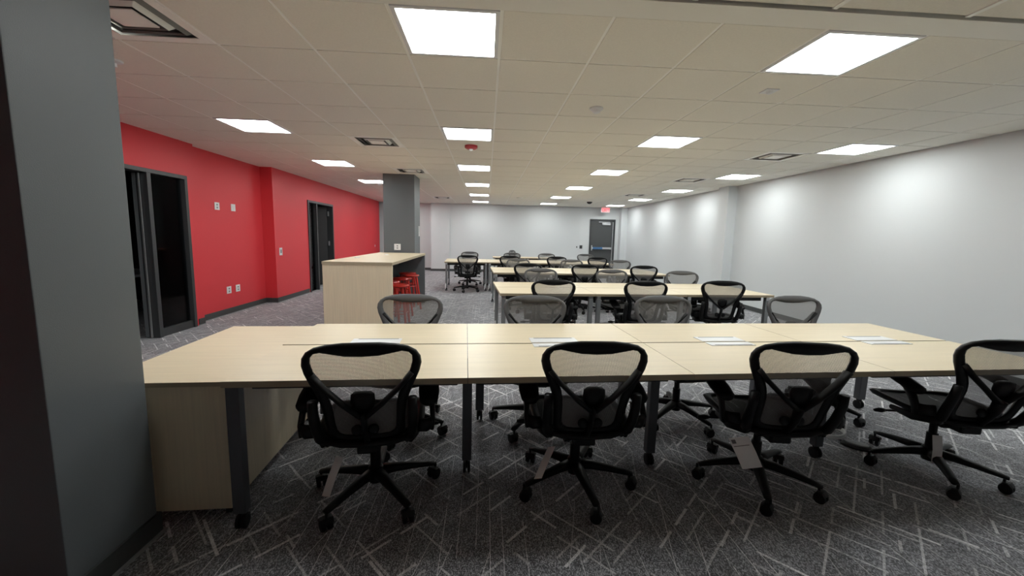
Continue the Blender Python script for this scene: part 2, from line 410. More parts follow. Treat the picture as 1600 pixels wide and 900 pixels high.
dome('security_dome', 'small dark round dome on the ceiling near the exit door', 5.44, 18.47, M['beam'], [(.09, 0), (.085, .03), (.05, .06), (.01, .07)], 'ceiling dome')
dome('ceiling_speaker', 'faint round plate on the ceiling over the back tables', 1.53, 17.26, M['band'], [(.10, 0), (.10, .006), (.09, .012)], 'speaker')
dome('sprinkler_head', 'tiny white sprinkler on the ceiling in front of the fourth centre light', -.52, 11.38, M['white_plastic'], [(.04, 0), (.03, .012), (.012, .03)], 'sprinkler')
o = MB().lathe([(.05, 0), (.045, .02), (.02, .03)], 16, TR(rx=PI)).build('sprinkler_head', M['white_plastic']); o.location = (-2.64, 10.42, HC); tag(o, 'small bright round fitting on the ceiling left of the far column', 'sprinkler')
o = MB().lathe([(.05, 0), (.045, .012), (.012, .02), (.012, .045)], 16, TR(rx=PI)).build('sprinkler_head', M['white_plastic']); o.location = (-2.70, 3.30, HC); tag(o, 'small white sprinkler head beside the near grey column', 'sprinkler')

# columns
def column(x0, x1, y0, y1, label):
    o = box('column', M['grey_col'], x0, x1, y0, y1, 0, 2.66, bevel=.004); struct(o, label)
    e = .012
    b = MB(); b.box(x0 - e, x1 + e, y0 - e, y1 + e, 0, .10); b.build('base_strip', M['base'], o)
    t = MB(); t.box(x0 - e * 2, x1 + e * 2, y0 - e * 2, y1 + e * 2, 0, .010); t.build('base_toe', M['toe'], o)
column(-2.15, -1.50, 1.435, 1.835, 'near dark grey square column at the left edge')
column(-2.10, -1.475, 8.55, 9.22, 'far dark grey square column at the end of the bar counter')

# ------------------------------------------------------------------ doors
d1 = empty('door_1', (XL1, 0, 0)); struct(d1, 'dark framed glass office entrance in the red wall')
f = MB()
f.box(-.15, .02, D1[0], D1[1], 2.08, D1[2]); f.box(-.15, .02, D1[1] - .055, D1[1], 0, 2.08); f.box(-.15, .02, D1[0], D1[0] + .05, 0, 2.08)
f.box(-.15, .02, 5.40, 5.46, 0, 2.08)
f.build('door_frame', M['frame_dark'], d1, bevel=.004)
box('side_sill', M['frame_dark'], -.11, 0, 5.46, D1[1] - .055, 0, .10, d1)
box('glass_pane', M['glass'], -.05, -.04, 5.46, D1[1] - .055, .10, 2.08, d1)
g = empty('tmp'); bpy.data.objects.remove(g)
lf = MB()
T1 = TR(-.13, 5.395, 0, math.radians(108))
lf.box(0, .09, -.022, .022, .01, 2.07, T1); lf.box(.78, .90, -.022, .022, .01, 2.07, T1); lf.box(.09, .78, -.022, .022, 1.95, 2.07, T1); lf.box(.09, .78, -.022, .022, .01, .22, T1)
lfo = lf.build('door_leaf', M['grey_col'], d1, bevel=.003)
MB().box(.09, .78, -.004, .004, .22, 1.95, T1).build('leaf_glass', M['glass'], lfo)
MB().box(.80, .84, -.06, -.03, .85, 1.15, T1).build('door_handle', M['alu'], lfo)
box('edge_strip', M['alu'], -.075, -.06, 5.375, 5.392, .01, 2.07, d1)
d2 = empty('door_2', (XL3, 0, 0)); struct(d2, 'dark framed office door with a narrow glass strip in the red wall')
f = MB()
f.box(-.17, .02, D2[0], D2[1], 2.07, D2[2]); f.box(-.17, .02, D2[0], D2[0] + .05, 0, 2.07); f.box(-.17, .02, D2[1] - .05, D2[1], 0, 2.07); f.box(-.17, .02, 10.16, 10.21, 0, 2.07)
f.build('door_frame', M['frame_dark'], d2, bevel=.004)
box('glass_pane', M['glass'], -.06, -.05, D2[0] + .05, 10.16, .0, 2.07, d2)
T2 = TR(-.14, 11.19, 0, math.radians(200))
lf = MB().box(0, .92, -.022, .022, .01, 2.06, T2).build('door_leaf', M['frame_dark'], d2, bevel=.003)
for z in (.25, 1.05, 1.82): box('hinge', M['alu'], -.10, -.075, 11.13, 11.195, z, z + .12, d2)
d3 = empty('door_3', (0, YB, 0)); struct(d3, 'charcoal exit door in the back wall with a push bar')
f = MB(); f.box(DX0 - .01, DX1 + .01, -.03, .14, DH - .05, DH + .01); f.box(DX0 - .01, DX0 + .05, -.03, .14, 0, DH - .05); f.box(DX1 - .05, DX1 + .01, -.03, .14, 0, DH - .05)
f.build('door_frame', M['frame_dark'], d3, bevel=.004)
lf = box('door_leaf', M['door_dark'], DX0 + .052, DX1 - .052, .0, .045, .01, DH - .052, d3, bevel=.003)
pb = MB(); pb.box(DX0 + .06, DX0 + .10, -.09, 0, .93, 1.13); pb.box(DX1 - .17, DX1 - .13, -.09, 0, .98, 1.06); pb.box(DX0 + .08, DX1 - .14, -.10, -.06, .99, 1.06)
pbo = pb.build('push_bar', M['alu'], d3, bevel=.004)
box('film_strip', M['blue'], DX0 + .12, DX0 + .50, -.104, -.055, .985, 1.065, d3)
cl = box('door_closer', M['alu'], 4.50, 4.83, -.07, 0, 1.93, 2.01, d3, bevel=.006); box('closer_arm', M['alu'], 4.36, 4.80, -.10, -.075, 2.03, 2.05, d3)
box('vertical_rod', M['alu'], 4.925, 4.945, -.05, -.02, .02, 2.05, d3)
d4 = empty('door_4', (0, 16.30, 0)); struct(d4, 'black door at the far left mostly hidden by the far column')
f = MB(); f.box(EX0, EX1, -.02, .14, 2.08, 2.13); f.box(EX0, EX0 + .05, -.02, .14, 0, 2.08); f.box(EX1 - .05, EX1, -.02, .14, 0, 2.08); f.build('door_frame', M['frame_dark'], d4)
box('door_leaf', M['beam'], EX0 + .05, EX1 - .05, .02, .06, .01, 2.07, d4)
for z in (.35, .95, 1.7): box('hinge', M['alu'], EX0 + .04, EX0 + .06, -.03, .02, z, z + .11, d4)

# exit sign
ex = empty('exit_sign', (4.50, 15.55, 0)); tag(ex, 'red lit EXIT sign hanging from the ceiling above the grey door', 'exit sign')
box('sign_box', M['white_plastic'], -.17, .17, -.02, .02, 2.39, 2.588, ex, bevel=.006)
box('mounting_canopy', M['white_plastic'], -.06, .06, -.03, .03, 2.583, 2.597, ex)
box('sign_face', M['exit_face'], -.155, .155, -.024, -.0205, 2.40, 2.57, ex)
cu = bpy.data.curves.new('exit_letters', 'FONT'); cu.body = 'EXIT'; cu.size = .15; cu.align_x = 'CENTER'; cu.extrude = .002; cu.offset = .003
to = bpy.data.objects.new('tmp_text', cu); COL.objects.link(to)
me = bpy.data.meshes.new_from_object(to.evaluated_get(bpy.context.evaluated_depsgraph_get())); bpy.data.objects.remove(to)
me.materials.clear(); me.materials.append(M['exit_red'])
eo = link('exit_letters', me, ex); eo.location = (0, -.027, 2.43); eo.rotation_euler = (PI / 2, 0, 0)

# ------------------------------------------------------------------ wall plates
def plate(name, label, cat, x, y, z, nrm, kind='switch', dark=False, w_=.075, h_=.118, group=None):
    rz = {'+x': PI / 2, '-y': 0, '-x': -PI / 2}[nrm]
    e = empty(name, (x, y, z), rz); tag(e, label, cat, group)
    mt = M['beam'] if dark else M['white_plastic']
    MB().box(-w_ / 2, w_ / 2, -.008, 0, -h_ / 2, h_ / 2).build('cover_plate', mt, e, bevel=.002)
    if kind == 'outlet':
        for dz in (-.022, .022): MB().box(-.016, .016, -.011, -.007, dz - .013, dz + .013).build('socket', M['grey_plastic'], e)
    elif kind == 'switch': MB().box(-.016, .016, -.012, -.007, -.032, .032).build('rocker', M['white_plastic'], e, bevel=.001)
    return e
plate('wall_switch', 'left of the two white plates high on the red wall', 'wall plate', XL2, 6.89, 1.774, '+x', 'outlet', w_=.115)
plate('wall_switch', 'right of the two white plates high on the red wall', 'wall plate', XL2, 7.31, 1.777, '+x', 'switch', w_=.115)
plate('wall_outlet', 'left of the two white outlets low on the red wall', 'outlet', XL2, 7.06, .404, '+x', 'outlet', w_=.115)
plate('wall_outlet', 'right of the two white outlets low on the red wall', 'outlet', XL2, 7.308, .405, '+x', 'outlet', w_=.115)
th_ = plate('thermostat', 'white upright thermostat on the red wall before the second doorway', 'thermostat', XL3, 8.40, 1.0, '+x', 'none', w_=.11, h_=.15)
MB().box(-.025, .025, -.012, -.007, -.03, .04).build('display', M['grey_plastic'], th_)
plate('wall_switch', 'tiny pale plate at the far end of the red wall', 'wall plate', XL3, 15.3, .947, '+x', 'none', w_=.07, h_=.07)
plate('column_outlet', 'white double outlet on the far column just above the bar top', 'outlet', -1.826, 8.55, 1.135, '-y', 'outlet', w_=.13, h_=.125)
e = empty('column_switch', (-1.475, 9.07, 1.47), PI / 2); tag(e, 'tall narrow white plate on the side of the far column', 'wall plate')
MB().box(-.045, .045, -.010, 0, -.11, .11).build('cover_plate', M['white_plastic'], e, bevel=.002)
plate('card_reader', 'black square card reader on the back wall left of the exit door', 'card reader', 3.704, YB, 1.053, '-y', 'none', True, .11, .13)
plate('door_button', 'tiny dark button on the back wall left of the card reader', 'button', 3.54, YB, 1.049, '-y', 'none', True, .04, .06)

# table seen through the office doorway
ot = empty('office_table', (-5.6, 6.4, 0)); tag(ot, 'dim table with slim silver legs inside the dark office', 'table')
box('tabletop', M['grey_plastic'], -.9, .75, -.5, .5, .72, .75, ot)
for sx in (-.8, .62):
    for s_ in (-.42, .42): box('leg', M['alu'], sx - .02, sx + .02, s_ - .02, s_ + .02, 0, .72, ot)

# ------------------------------------------------------------------ desks
def caster_to(mb_t, x, y, parent, z=.0, r=.034):
    b = MB()
    for s_ in (-.013, .013):
        b.lathe([(r * .7, -.009), (r, -.006), (r, .006), (r * .7, .009)], 14, Matrix.Translation((x + s_, y, z + r)) @ Matrix.Rotation(PI / 2, 4, 'Y'))
    b.box(x - .006, x + .006, y - .02, y + .02, z + r, z + 2 * r + .012)
    return b.build('caster', M['rubber'], parent)
def slab(x0, x1, y0, y1, z1, th, parent, name='tabletop'):
    b = MB()
    b.add([(x0, y0, z1), (x1, y0, z1), (x1, y1, z1), (x0, y1, z1)], [(0, 1, 2, 3)])
    b.cur = 1
    b.add([(x0, y0, z1), (x1, y0, z1), (x1, y1, z1), (x0, y1, z1), (x0, y0, z1 - th), (x1, y0, z1 - th), (x1, y1, z1 - th), (x0, y1, z1 - th)],
          [(0, 4, 5, 1), (1, 5, 6, 2), (2, 6, 7, 3), (3, 7, 4, 0), (7, 6, 5, 4)])
    return b.build(name, [M['wood'], M['edge']], parent)
def leg(parent, x, y, wx, wy, top):
    far = wx == .05 and wy == .05
    o = MB().box(x - wx / 2, x + wx / 2, y - wy / 2, y + wy / 2, .085, top).build('leg', M['leg_lit'] if far else M['alu_leg'], parent, bevel=.004)
    if far: MB().sweep([(x - .012, y - .012, .19), (x - .022, y - .03, .12), (x - .026, y - .035, .05)], [(.012, .014), (.014, .020), (.009, .012)]).build('caster_fork', M['white_plastic'], o)
    caster_to(None, x, y, o, r=.036)
    return o
THA = .05
WORDS = ['first', 'second', 'third', 'fourth']
def desk(row, k, n, ang, ox, oy, x0, x1, y0, y1, T, legs, label, flap=None, group=None, lw_=(.05, .05)):
    """x0..y1 in the row's own rotated frame"""
    c, s_ = math.cos(ang), math.sin(ang); cx, cyy = (x0 + x1) / 2, (y0 + y1) / 2
    e = empty('desk', (ox + c * cx - s_ * cyy, oy + s_ * cx + c * cyy, 0), ang)
    tag(e, label, 'desk', group)
    g = .0015
    a, b_, p, q = x0 - cx + g, x1 - cx - g, y0 - cyy + g, y1 - cyy - g
    slab(a, b_, p, q, T, .029, e)
    bm_ = MB(); bm_.box(a + .05, b_ - .05, p + .16, p + .20, T - .095, T - .029); bm_.box(a + .05, b_ - .05, q - .20, q - .16, T - .095, T - .029)
    bm_.build('support_beam', M['beam'], e)
    for lx, ly in legs: leg(e, lx - cx, ly - cyy, lw_[0], lw_[1], T - .029)
    for lx, ly in legs:
        MB().box(lx - cx - .02, lx - cx + .02, ly - cyy - .028, ly - cyy + .028, T - .075, T - .0295).build('leg_bracket', M['alu'], e) if lw_ == (.05, .05) else None
    if flap:
        fx0, fx1, fy0, fy1 = flap
        fo = MB().box(fx0 - cx, fx1 - cx, fy0 - cyy, fy1 - cyy, T, T + .004).build('cable_flap', M['white_plastic'], e, bevel=.0012)
        ye = fy0 if fy0 < 2.45 else fy1
        sg = 1 if fy0 < 2.45 else -1
        MB().box(fx0 - cx + .03, fx1 - cx - .02, ye - cyy + sg * .006, ye - cyy + sg * .018, T + .0035, T + .0048).build('brush_slot', M['grey_plastic'], fo)
    return e
KB = (CAM_H - .738) / (CAM_H - .7525)      # bench measured at one height, built at the real one
XS = [q * KB for q in (-1.051, .0147, 1.125, 2.2368, 3.3518)]
FL = [(a * KB, b * KB) for a, b in ((-.68, -.39), (.41, .71), (1.54, 1.84), (2.66, 2.97))]
midl = [.016, 1.155, 2.307]
for k in range(4):
    wl = []
    if k == 0: wl.append((XS[0] + .032, 1.865 + .05))
    if k < 3: wl.append((midl[k], 2.30))
    else: wl.append((XS[4] - .028, 1.893))
    desk(0, k, 4, THA, 0, 0, XS[k], XS[k + 1], 1.865, 2.476, .738, wl,
         'maple desk in the near half of the nearest bench, %s from the left' % WORDS[k], (FL[k][0], FL[k][1], 2.391, 2.469), 'desks of the nearest bench', (.056, .05))
    wl = [(XS[k] + .10, 3.0)] if k else [(XS[0] + .06, 3.0)]
    if k == 3: wl.append((XS[4] - .04, 3.02))
    desk(0, k, 4, THA, 0, 0, XS[k], XS[k + 1], 2.488, 3.067, .738, wl,
         'maple desk in the far half of the nearest bench, %s from the left' % WORDS[k], (FL[k][0], FL[k][1], 2.494, 2.61), 'desks of the nearest bench', (.062, .055))
def far_bench(nm, n, ang, ox, oy, W, D, halves=2):
    for k in range(n):
        for h_ in range(halves):
            y0, y1 = h_ * D / halves, (h_ + 1) * D / halves
            yl = y0 + .07 if h_ == 0 else y1 - .07
            x0, x1 = k * W / n, (k + 1) * W / n
            desk(1, k, n, ang, ox, oy, x0, x1, y0, y1 - (.008 if h_ == 0 and halves == 2 else 0), .745, [(x0 + .05, yl), (x1 - .05, yl)],
                 'maple desk in the %s of the %s bench, %s from the left' % ((('near half', 'far half')[h_] if halves == 2 else 'single row'), nm, WORDS[k]),
                 None, 'desks of the %s bench' % nm)
far_bench('second', 3, .052, .164, 4.694, 3.47, 1.20)
far_bench('third', 3, .038, .135, 7.40, 3.36, 1.30)
far_bench('fourth', 4, .04, -1.045, 10.24, 4.36, 1.32)
far_bench('farthest', 2, .02, .209, 12.75, 2.1, .70, 1)

# side unit under the left end of the near bench
su = empty('side_unit', (-1.40, 2.49, 0), THA); tag(su, 'long low maple side unit between the near column and the first bench', 'side unit')
# local frame about (-1.40,2.49); rotated coordinates x' in [-1.72,-1.13], y' in [1.93,3.08]
c, s_ = math.cos(THA), math.sin(THA); lx0 = c * -1.40 + s_ * 2.49; ly0 = -s_ * -1.40 + c * 2.49
U = lambda x: x - lx0
V = lambda y: y - ly0
slab(U(-1.69), U(-1.077), V(1.965), V(3.15), .702, .022, su, 'top_panel')
box('front_panel', M['wood_v'], U(-1.69), U(-1.12), V(1.975), V(1.995), .06, .679, su)
box('side_panel', M['wood_v'], U(-1.14), U(-1.12), V(1.997), V(3.14), .075, .679, su)
box('back_panel', M['wood_v'], U(-1.69), U(-1.142), V(3.12), V(3.14), .06, .679, su)
box('inner_side_panel', M['wood_v'], U(-1.69), U(-1.67), V(1.997), V(3.118), .06, .679, su)
for a, b in ((-1.65, 2.05), (-1.17, 2.05), (-1.65, 3.08), (-1.17, 3.08)):
    MB().lathe([(.02, 0), (.02, .02), (.012, .025), (.012, .09)], 12, TR(U(a), V(b))).build('levelling_foot', M['beam'], su)

# ------------------------------------------------------------------ bar counter and stools
bc = empty('bar_counter', (-1.71, 7.0, 0), .0); tag(bc, 'tall maple bar counter ending at the far grey column', 'bar counter')
slab(-.46, .46, -1.47, 1.50, 1.02, .038, bc, 'counter_top')
box('front_panel', M['wood_v'], -.455, .455, -1.465, -1.43, 0, .982, bc)
box('spine_panel', M['frame_dark'], -.10, -.07, -1.43, 1.42, 0, .982, bc)
box('rear_panel', M['grey_col'], .0, .455, 1.42, 1.46, 0, .982, bc)
box('rear_panel', M['grey_col'], -.455, .0, 1.42, 1.46, 0, .982, bc)
for i, (x, y) in enumerate(((-.28, -.55), (-.10, .55))):
    e = MB().lathe([(.04, 0), (.04, .006), (.034, .008)], 20).build('power_grommet', M['white_plastic'], bc); e.location = (x, y, 1.02)
def make_stool():
    t = empty('bar_stool')
    MB().lathe([(.02, .615), (.15, .617), (.163, .63), (.163, .642), (.155, .650), (.03, .644)], 28).build('seat', M['red_metal'], t, smooth=False)
    for k in range(4):
        a = PI / 4 + k * PI / 2; dx, dy = math.cos(a), math.sin(a)
        b = MB().sweep([(dx * .12, dy * .12, .625), (dx * .17, dy * .17, .30), (dx * .205, dy * .205, .0)], [(.017, .010)] * 3)
        b.build('leg', M['red_metal'], t)
    b = MB()
    for z, rr in ((.22, .176), (.44, .143)):
        for k in range(4):
            a = PI / 4 + k * PI / 2; a2 = a + PI / 2
            b.sweep([(math.cos(a) * rr, math.sin(a) * rr, z), (math.cos(a2) * rr, math.sin(a2) * rr, z)], (.007, .007))
    b.build('footrest', M['red_metal'], t)
    return t
pst = make_stool()
SL = ['frontmost red metal stool under the bar counter', 'red metal stool second from the front, farther under the bar counter', 'red metal stool in the middle under the bar counter', 'red metal stool fourth from the front under the bar counter', 'rearmost red metal stool under the bar, beside the far column']
for i, (x, y) in enumerate([(-1.32, 6.17), (-1.545, 6.60), (-1.45, 7.12), (-1.42, 7.72), (-1.545, 8.12)]):
    o = pst if i == 0 else copy_tree(pst)
    o.location = (x, y, 0); o.rotation_euler = (0, 0, .2 * i); tag(o, SL[i], 'stool', 'red stools under the bar counter')

# ------------------------------------------------------------------ task chairs
OUT = [(0, .935), (.08, .934), (.15, .926), (.205, .912), (.243, .889), (.262, .860), (.266, .828), (.257, .79), (.240, .75), (.222, .71), (.207, .67), (.197, .63), (.190, .58), (.186, .53), (.183, .48), (.174, .445), (.150, .425), (.10, .418), (0, .416)]
INN = [(0, .868), (.07, .870), (.13, .880), (.175, .889), (.205, .884), (.222, .866), (.224, .840), (.213, .80), (.193, .755), (.172, .715), (.156, .675), (.147, .635), (.143, .585), (.141, .535), (.138, .495), (.128, .474), (.108, .462), (.07, .456), (0, .455)]
OUT = [(x * .962, z) for x, z in OUT]; INN = [(x * .962, z) for x, z in INN]
def yb(x, z):
    t = (z - .44) / .5
    return -.225 - .135 * t - .022 * math.sin(t * PI * 1.05) + .42 * x * x * (.45 + .55 * t)
def make_chair():
    t = empty('task_chair')
    # back frame ring: cross-section of eight points between outer and inner outline
    n = len(OUT); ring_o = OUT + [(-x, z) for x, z in OUT[-2:0:-1]]; ring_i = INN + [(-x, z) for x, z in INN[-2:0:-1]]
    N = len(ring_o); b = MB(); vs = []
    prof = [(0, 0), (.10, .010), (.5, .014), (.9, .008), (1, -.002), (.9, -.012), (.5, -.018), (.10, -.012)]
    for (xo, zo), (xi, zi) in zip(ring_o, ring_i):
        for tt, d in prof:
            x = xo + (xi - xo) * tt; z = zo + (zi - zo) * tt
            vs.append((x, yb(x, z) + d, z))
    K = len(prof)
    for j in range(N):
        j2 = (j + 1) % N
        for i in range(K):
            i2 = (i + 1) % K
            b.cur = 1 if i in (0, 1, 2, 3) else 0
            b.add([], [])
            b.f.append((j * K + i, j * K + i2, j2 * K + i2, j2 * K + i)); b.mi.append(b.cur)
    b.v = vs
    b.build('backrest_frame', [M['black'], M['rim']], t, smooth=True)
    # back mesh
    def interp(tab, q, key, val):
        tab = sorted(tab, key=lambda p: p[key])
        if q <= tab[0][key]: return tab[0][val]
        for a, c_ in zip(tab, tab[1:]):
            if q <= c_[key]: return a[val] + (c_[val] - a[val]) * (q - a[key]) / max(1e-9, c_[key] - a[key])
        return tab[-1][val]
    side = INN[5:15]
    def mesh_grid(nm, mt, zt, zb, wf, nu, nv):
        vs = []; fs = []
        for j in range(nv + 1):
            for i in range(nu + 1):
                u = -1 + 2 * i / nu; v = j / nv
                z = zt(u) + (zb(u) - zt(u)) * v; x = u * (wf(z) + .006)
                vs.append((x, yb(x, z) - .002, z))
        for j in range(nv):
            for i in range(nu): fs.append((j * (nu + 1) + i, j * (nu + 1) + i + 1, (j + 1) * (nu + 1) + i + 1, (j + 1) * (nu + 1) + i))
        return MB().add(vs, fs).build(nm, mt, t, smooth=True)
    mesh_grid('backrest_mesh', M['mesh'], lambda u: .880 + .012 * abs(u) ** 1.5 - (.02 * max(0, abs(u) - .85) / .15), lambda u: .450 + .03 * max(0, abs(u) - .8) / .2, lambda z: interp(side, z, 1, 0), 14, 16)
    # Y-shaped back support, stem and lumbar pads
    ys = MB()
    for s_ in (-1, 1):
        ys.sweep([(s_ * .212, yb(.21, .78) - .010, .785), (s_ * .165, yb(.165, .725) - .022, .728), (s_ * .085, yb(.085, .65) - .038, .650), (s_ * .012, yb(.0, .585) - .046, .588)], [(.012, .026), (.011, .024), (.011, .022), (.012, .028)], flat=(0, 1, 0))
    ys.sweep([(0, yb(0, .60) - .046, .60), (0, yb(0, .53) - .050, .53), (0, -.25, .44), (0, -.20, .405)], [(.012, .034), (.012, .028), (.014, .026), (.016, .030)], flat=(0, 1, 0))
    ys.build('back_support', M['black'], t, smooth=True)
    lp = MB().sweep([(0, yb(0, .70) - .006, .705), (0, yb(0, .69) - .020, .69), (0, yb(0, .66) - .026, .66), (0, yb(0, .63) - .026, .63), (0, yb(0, .60) - .03, .605)], [(.02, .008), (.046, .010), (.052, .012), (.045, .012), (.030, .010)], flat=(0, 1, 0))
    lp.v = [(v[0], v[1], v[2]) for v in lp.v]
    lp = MB(); 
    lp.sweep([(0, yb(0, .70) - .014, .706), (0, yb(0, .69) - .022, .695), (0, yb(0, .66) - .026, .66), (0, yb(0, .63) - .028, .63), (0, yb(0, .60) - .03, .605)], [(.034, .008), (.050, .012), (.053, .013), (.044, .013), (.032, .010)], flat=(0, 1, 0))
    lp.build('lumbar_pad', M['black'], t, smooth=True)
    pp = MB()
    for s_ in (-1, 1): pp.lathe([(.012, -.004), (.024, 0), (.026, .012), (.016, .018)], 14, TR(s_ * .036, yb(0, .50) - .03, .505, 0, PI / 2))
    pp.build('sacral_pad', M['black'], t, smooth=True)
    # seat frame + mesh
    def sy_(x, y): return .425 - .10 * max(0, y - .16) ** 1.3 * 2.2 + .30 * x * x - .02 * math.cos((y + .2) / .46 * PI) * 0
    ang = [2 * PI * i / 36 for i in range(36)]
    def sup(a, rx, ry, p=.52):
        c_, s2 = math.cos(a), math.sin(a); return rx * math.copysign(abs(c_) ** p, c_), .035 + ry * math.copysign(abs(s2) ** p, s2)
    b = MB(); vs = []
    for a in ang:
        xo, yo = sup(a, .262, .245); xi, yi = sup(a, .215, .200)
        for tt, d in ((0, 0), (.3, .012), (.75, .010), (1, 0), (.75, -.014), (.3, -.020)):
            x = xo + (xi - xo) * tt; y = yo + (yi - yo) * tt; vs.append((x, y, sy_(x, y) + d))
    b.v = vs
    for j in range(36):
        j2 = (j + 1) % 36
        for i in range(6): b.f.append((j * 6 + i, j * 6 + (i + 1) % 6, j2 * 6 + (i + 1) % 6, j2 * 6 + i)); b.mi.append(0)
    b.build('seat_frame', M['black'], t, smooth=True)
    vs = [(0, .035, sy_(0, .035) - .006)]; fs = []
    for k in (1, 2, 3):
        for a in ang:
            x, y = sup(a, .218, .203); x *= k / 3; y = .035 + (y - .035) * k / 3; vs.append((x, y, sy_(x, y) - .006 + .004 * (k == 3)))
    for i in range(36): fs.append((0, 1 + i, 1 + (i + 1) % 36))
    for k in (0, 1):
        for i in range(36): fs.append((1 + k * 36 + i, 1 + k * 36 + (i + 1) % 36, 37 + k * 36 + (i + 1) % 36, 37 + k * 36 + i))
    MB().add(vs, fs).build('seat_mesh', M['seat_mesh'], t, smooth=True)
    # tilt mechanism with side links
    b = MB(); b.box(-.075, .075, -.13, .13, .335, .395); b.box(-.20, .20, -.03, .03, .355, .390); b.box(-.055, .055, -.22, -.10, .345, .41)
    b.build('tilt_mechanism', M['black'], t, bevel=.012)
    for s_ in (-1, 1):
        b = MB(); b.sweep([(s_ * .17, .02, .372), (s_ * .29, .03, .368)], (.006, .006)); b.sweep([(s_ * .275, .03, .368), (s_ * .30, .03, .368), (s_ * .335, .03, .366)], [(.010, .010), (.020, .013), (.010, .007)])
        b.build('adjust_lever', M['black'], t, smooth=True)
    # yoke: uprights left and right joined below
    b = MB()
    for s_ in (-1, 1):
        b.sweep([(s_ * .214, yb(.2, .66) - .030, .665), (s_ * .216, yb(.2, .60) - .036, .60), (s_ * .214, yb(.2, .52) - .034, .52), (s_ * .205, yb(.2, .46) - .026, .455), (s_ * .180, -.215, .415)], [(.020, .018), (.021, .022), (.022, .023), (.023, .024), (.02, .02)], flat=(0, 1, 0))
    b.sweep([(-.20, -.235, .438), (-.12, -.245, .418), (0, -.248, .412), (.12, -.245, .418), (.20, -.235, .438)], [(.020, .014)] * 5)
    for s_ in (-1, 1): b.sweep([(s_ * .20, -.235, .43), (s_ * .225, -.10, .395), (s_ * .215, .06, .385)], [(.014, .026), (.012, .024), (.010, .014)])
    b.build('back_yoke', M['black'], t, smooth=True)
    # arms
    for s_ in (-1, 1):
        a = MB()
        a.sweep([(s_ * .235, -.245, .490), (s_ * .275, -.235, .485), (s_ * .300, -.21, .485)], [(.012, .030), (.016, .032), (.014, .030)])
        a.sweep([(s_ * .300, -.205, .45), (s_ * .304, -.20, .50), (s_ * .302, -.17, .55), (s_ * .296, -.12, .583), (s_ * .288, -.05, .600)], [(.011, .022), (.012, .024), (.013, .026), (.018, .018), (.02, .012)], flat=(0, 1, 0))
        ao = a.build('arm_post', M['black'], t, smooth=True)
        p = MB()
        P = [(-.200, .028, .578), (-.18, .044, .585), (-.10, .052, .603), (.0, .050, .625), (.07, .042, .638), (.10, .026, .638)]
        p.sweep([(s_ * (.285 - .06 * max(0, y)), y, z) for y, _, z in P], [(w_, .017) for _, w_, _ in P])
        p.build('arm_pad', M['black'], ao, smooth=True)
    # gas cylinder
    MB().lathe([(.036, .075), (.040, .10), (.040, .155), (.028, .165), (.028, .25), (.020, .252), (.020, .345)], 18).build('gas_cylinder', M['black'], t, smooth=False)
    for k in range(5):
        l = MB().sweep([(.02, 0, .128), (.10, 0, .125), (.20, 0, .112), (.285, 0, .098), (.325, 0, .090)], [(.034, .026), (.028, .022), (.023, .017), (.020, .013), (.017, .010)])
        if k == 0: lo = l.build('base_leg', M['black'], t, smooth=True); lme = lo.data
        else: lo = link('base_leg', lme, t)
        lo.rotation_euler = (0, 0, k * 2 * PI / 5)
        if k == 0:
            cs = MB()
            for s2 in (-.016, .016): cs.lathe([(.015, -.011), (.027, -.010), (.030, -.004), (.030, .004), (.027, .010), (.015, .011)], 18, Matrix.Translation((0, s2, .030)) @ Matrix.Rotation(PI / 2, 4, 'X'))
            cs.sweep([(-.024, 0, .045), (-.010, 0, .062), (.012, 0, .062), (.024, 0, .040)], [(.030, .006)] * 4); cs.lathe([(.007, .03), (.007, .09)], 10, TR(.012))
            co_ = cs.build('caster', M['rubber'], lo); cme = co_.data
        else: co_ = link('caster', cme, lo)
        co_.location = (.322, 0, 0); co_.rotation_euler = (0, 0, (.5, 2.0, -.9, 1.2, 2.8)[k])
    return t
pch = make_chair()
first = [True]
def chair(x, y, hd, phase, label, group):
    """x, y: base centre on the floor; hd: heading in degrees clockwise from +y; phase: angle of one base leg"""
    if first[0]: o = pch; first[0] = False
    else: o = copy_tree(pch)
    rz = -math.radians(hd)
    o.location = (x, y, 0); o.rotation_euler = (0, 0, rz)
    ls = sorted([c_ for c_ in o.children if c_.name.startswith('base_leg')], key=lambda q: q.name)
    for k, l in enumerate(ls): l.rotation_euler = (0, 0, math.radians(phase) + k * 2 * PI / 5 - rz)
    tag(o, label, 'chair', group)
    return o
def chair_top(xt, yt, hd, phase, label, group, off=.355):
    a = math.radians(hd); return chair(xt + math.sin(a) * off, yt + math.cos(a) * off, hd, phase, label, group)
GN = 'task chairs at the near side of the benches'; GF = 'task chairs at the far side of the benches'
chair(-.58, 2.11, -7, 24, 'large black mesh chair seen from behind, leftmost at the nearest bench', GN)
chair(.52, 2.165, 0, 62, 'black mesh chair seen from behind, second from left at the nearest bench', GN)
chair(1.60, 2.17, 7, 31, 'black mesh chair with a white paper label hanging below the seat', GN)
chair(2.80, 2.25, 8, 24, 'black mesh chair cut by the right edge of the picture', GN)
for i, (x, y, hd, ph) in enumerate([(-.59, 3.24, 180, 50), (.40, 3.27, 183, 20), (1.50, 3.36, 178, 75), (2.76, 3.48, 180, 10)]):
    chair_top(x, y, hd, ph, 'grey-rimmed mesh chair facing the camera behind the nearest bench, %s from the left' % WORDS[i], GF)
for i, (x, y, hd, ph) in enumerate([(.765, 4.52, 0, 20), (1.85, 4.56, 4, 55), (2.87, 4.72, 12, 31)]):
    chair_top(x, y, hd, ph, 'black mesh chair at the near side of the second bench, %s from the left' % WORDS[i], GN)
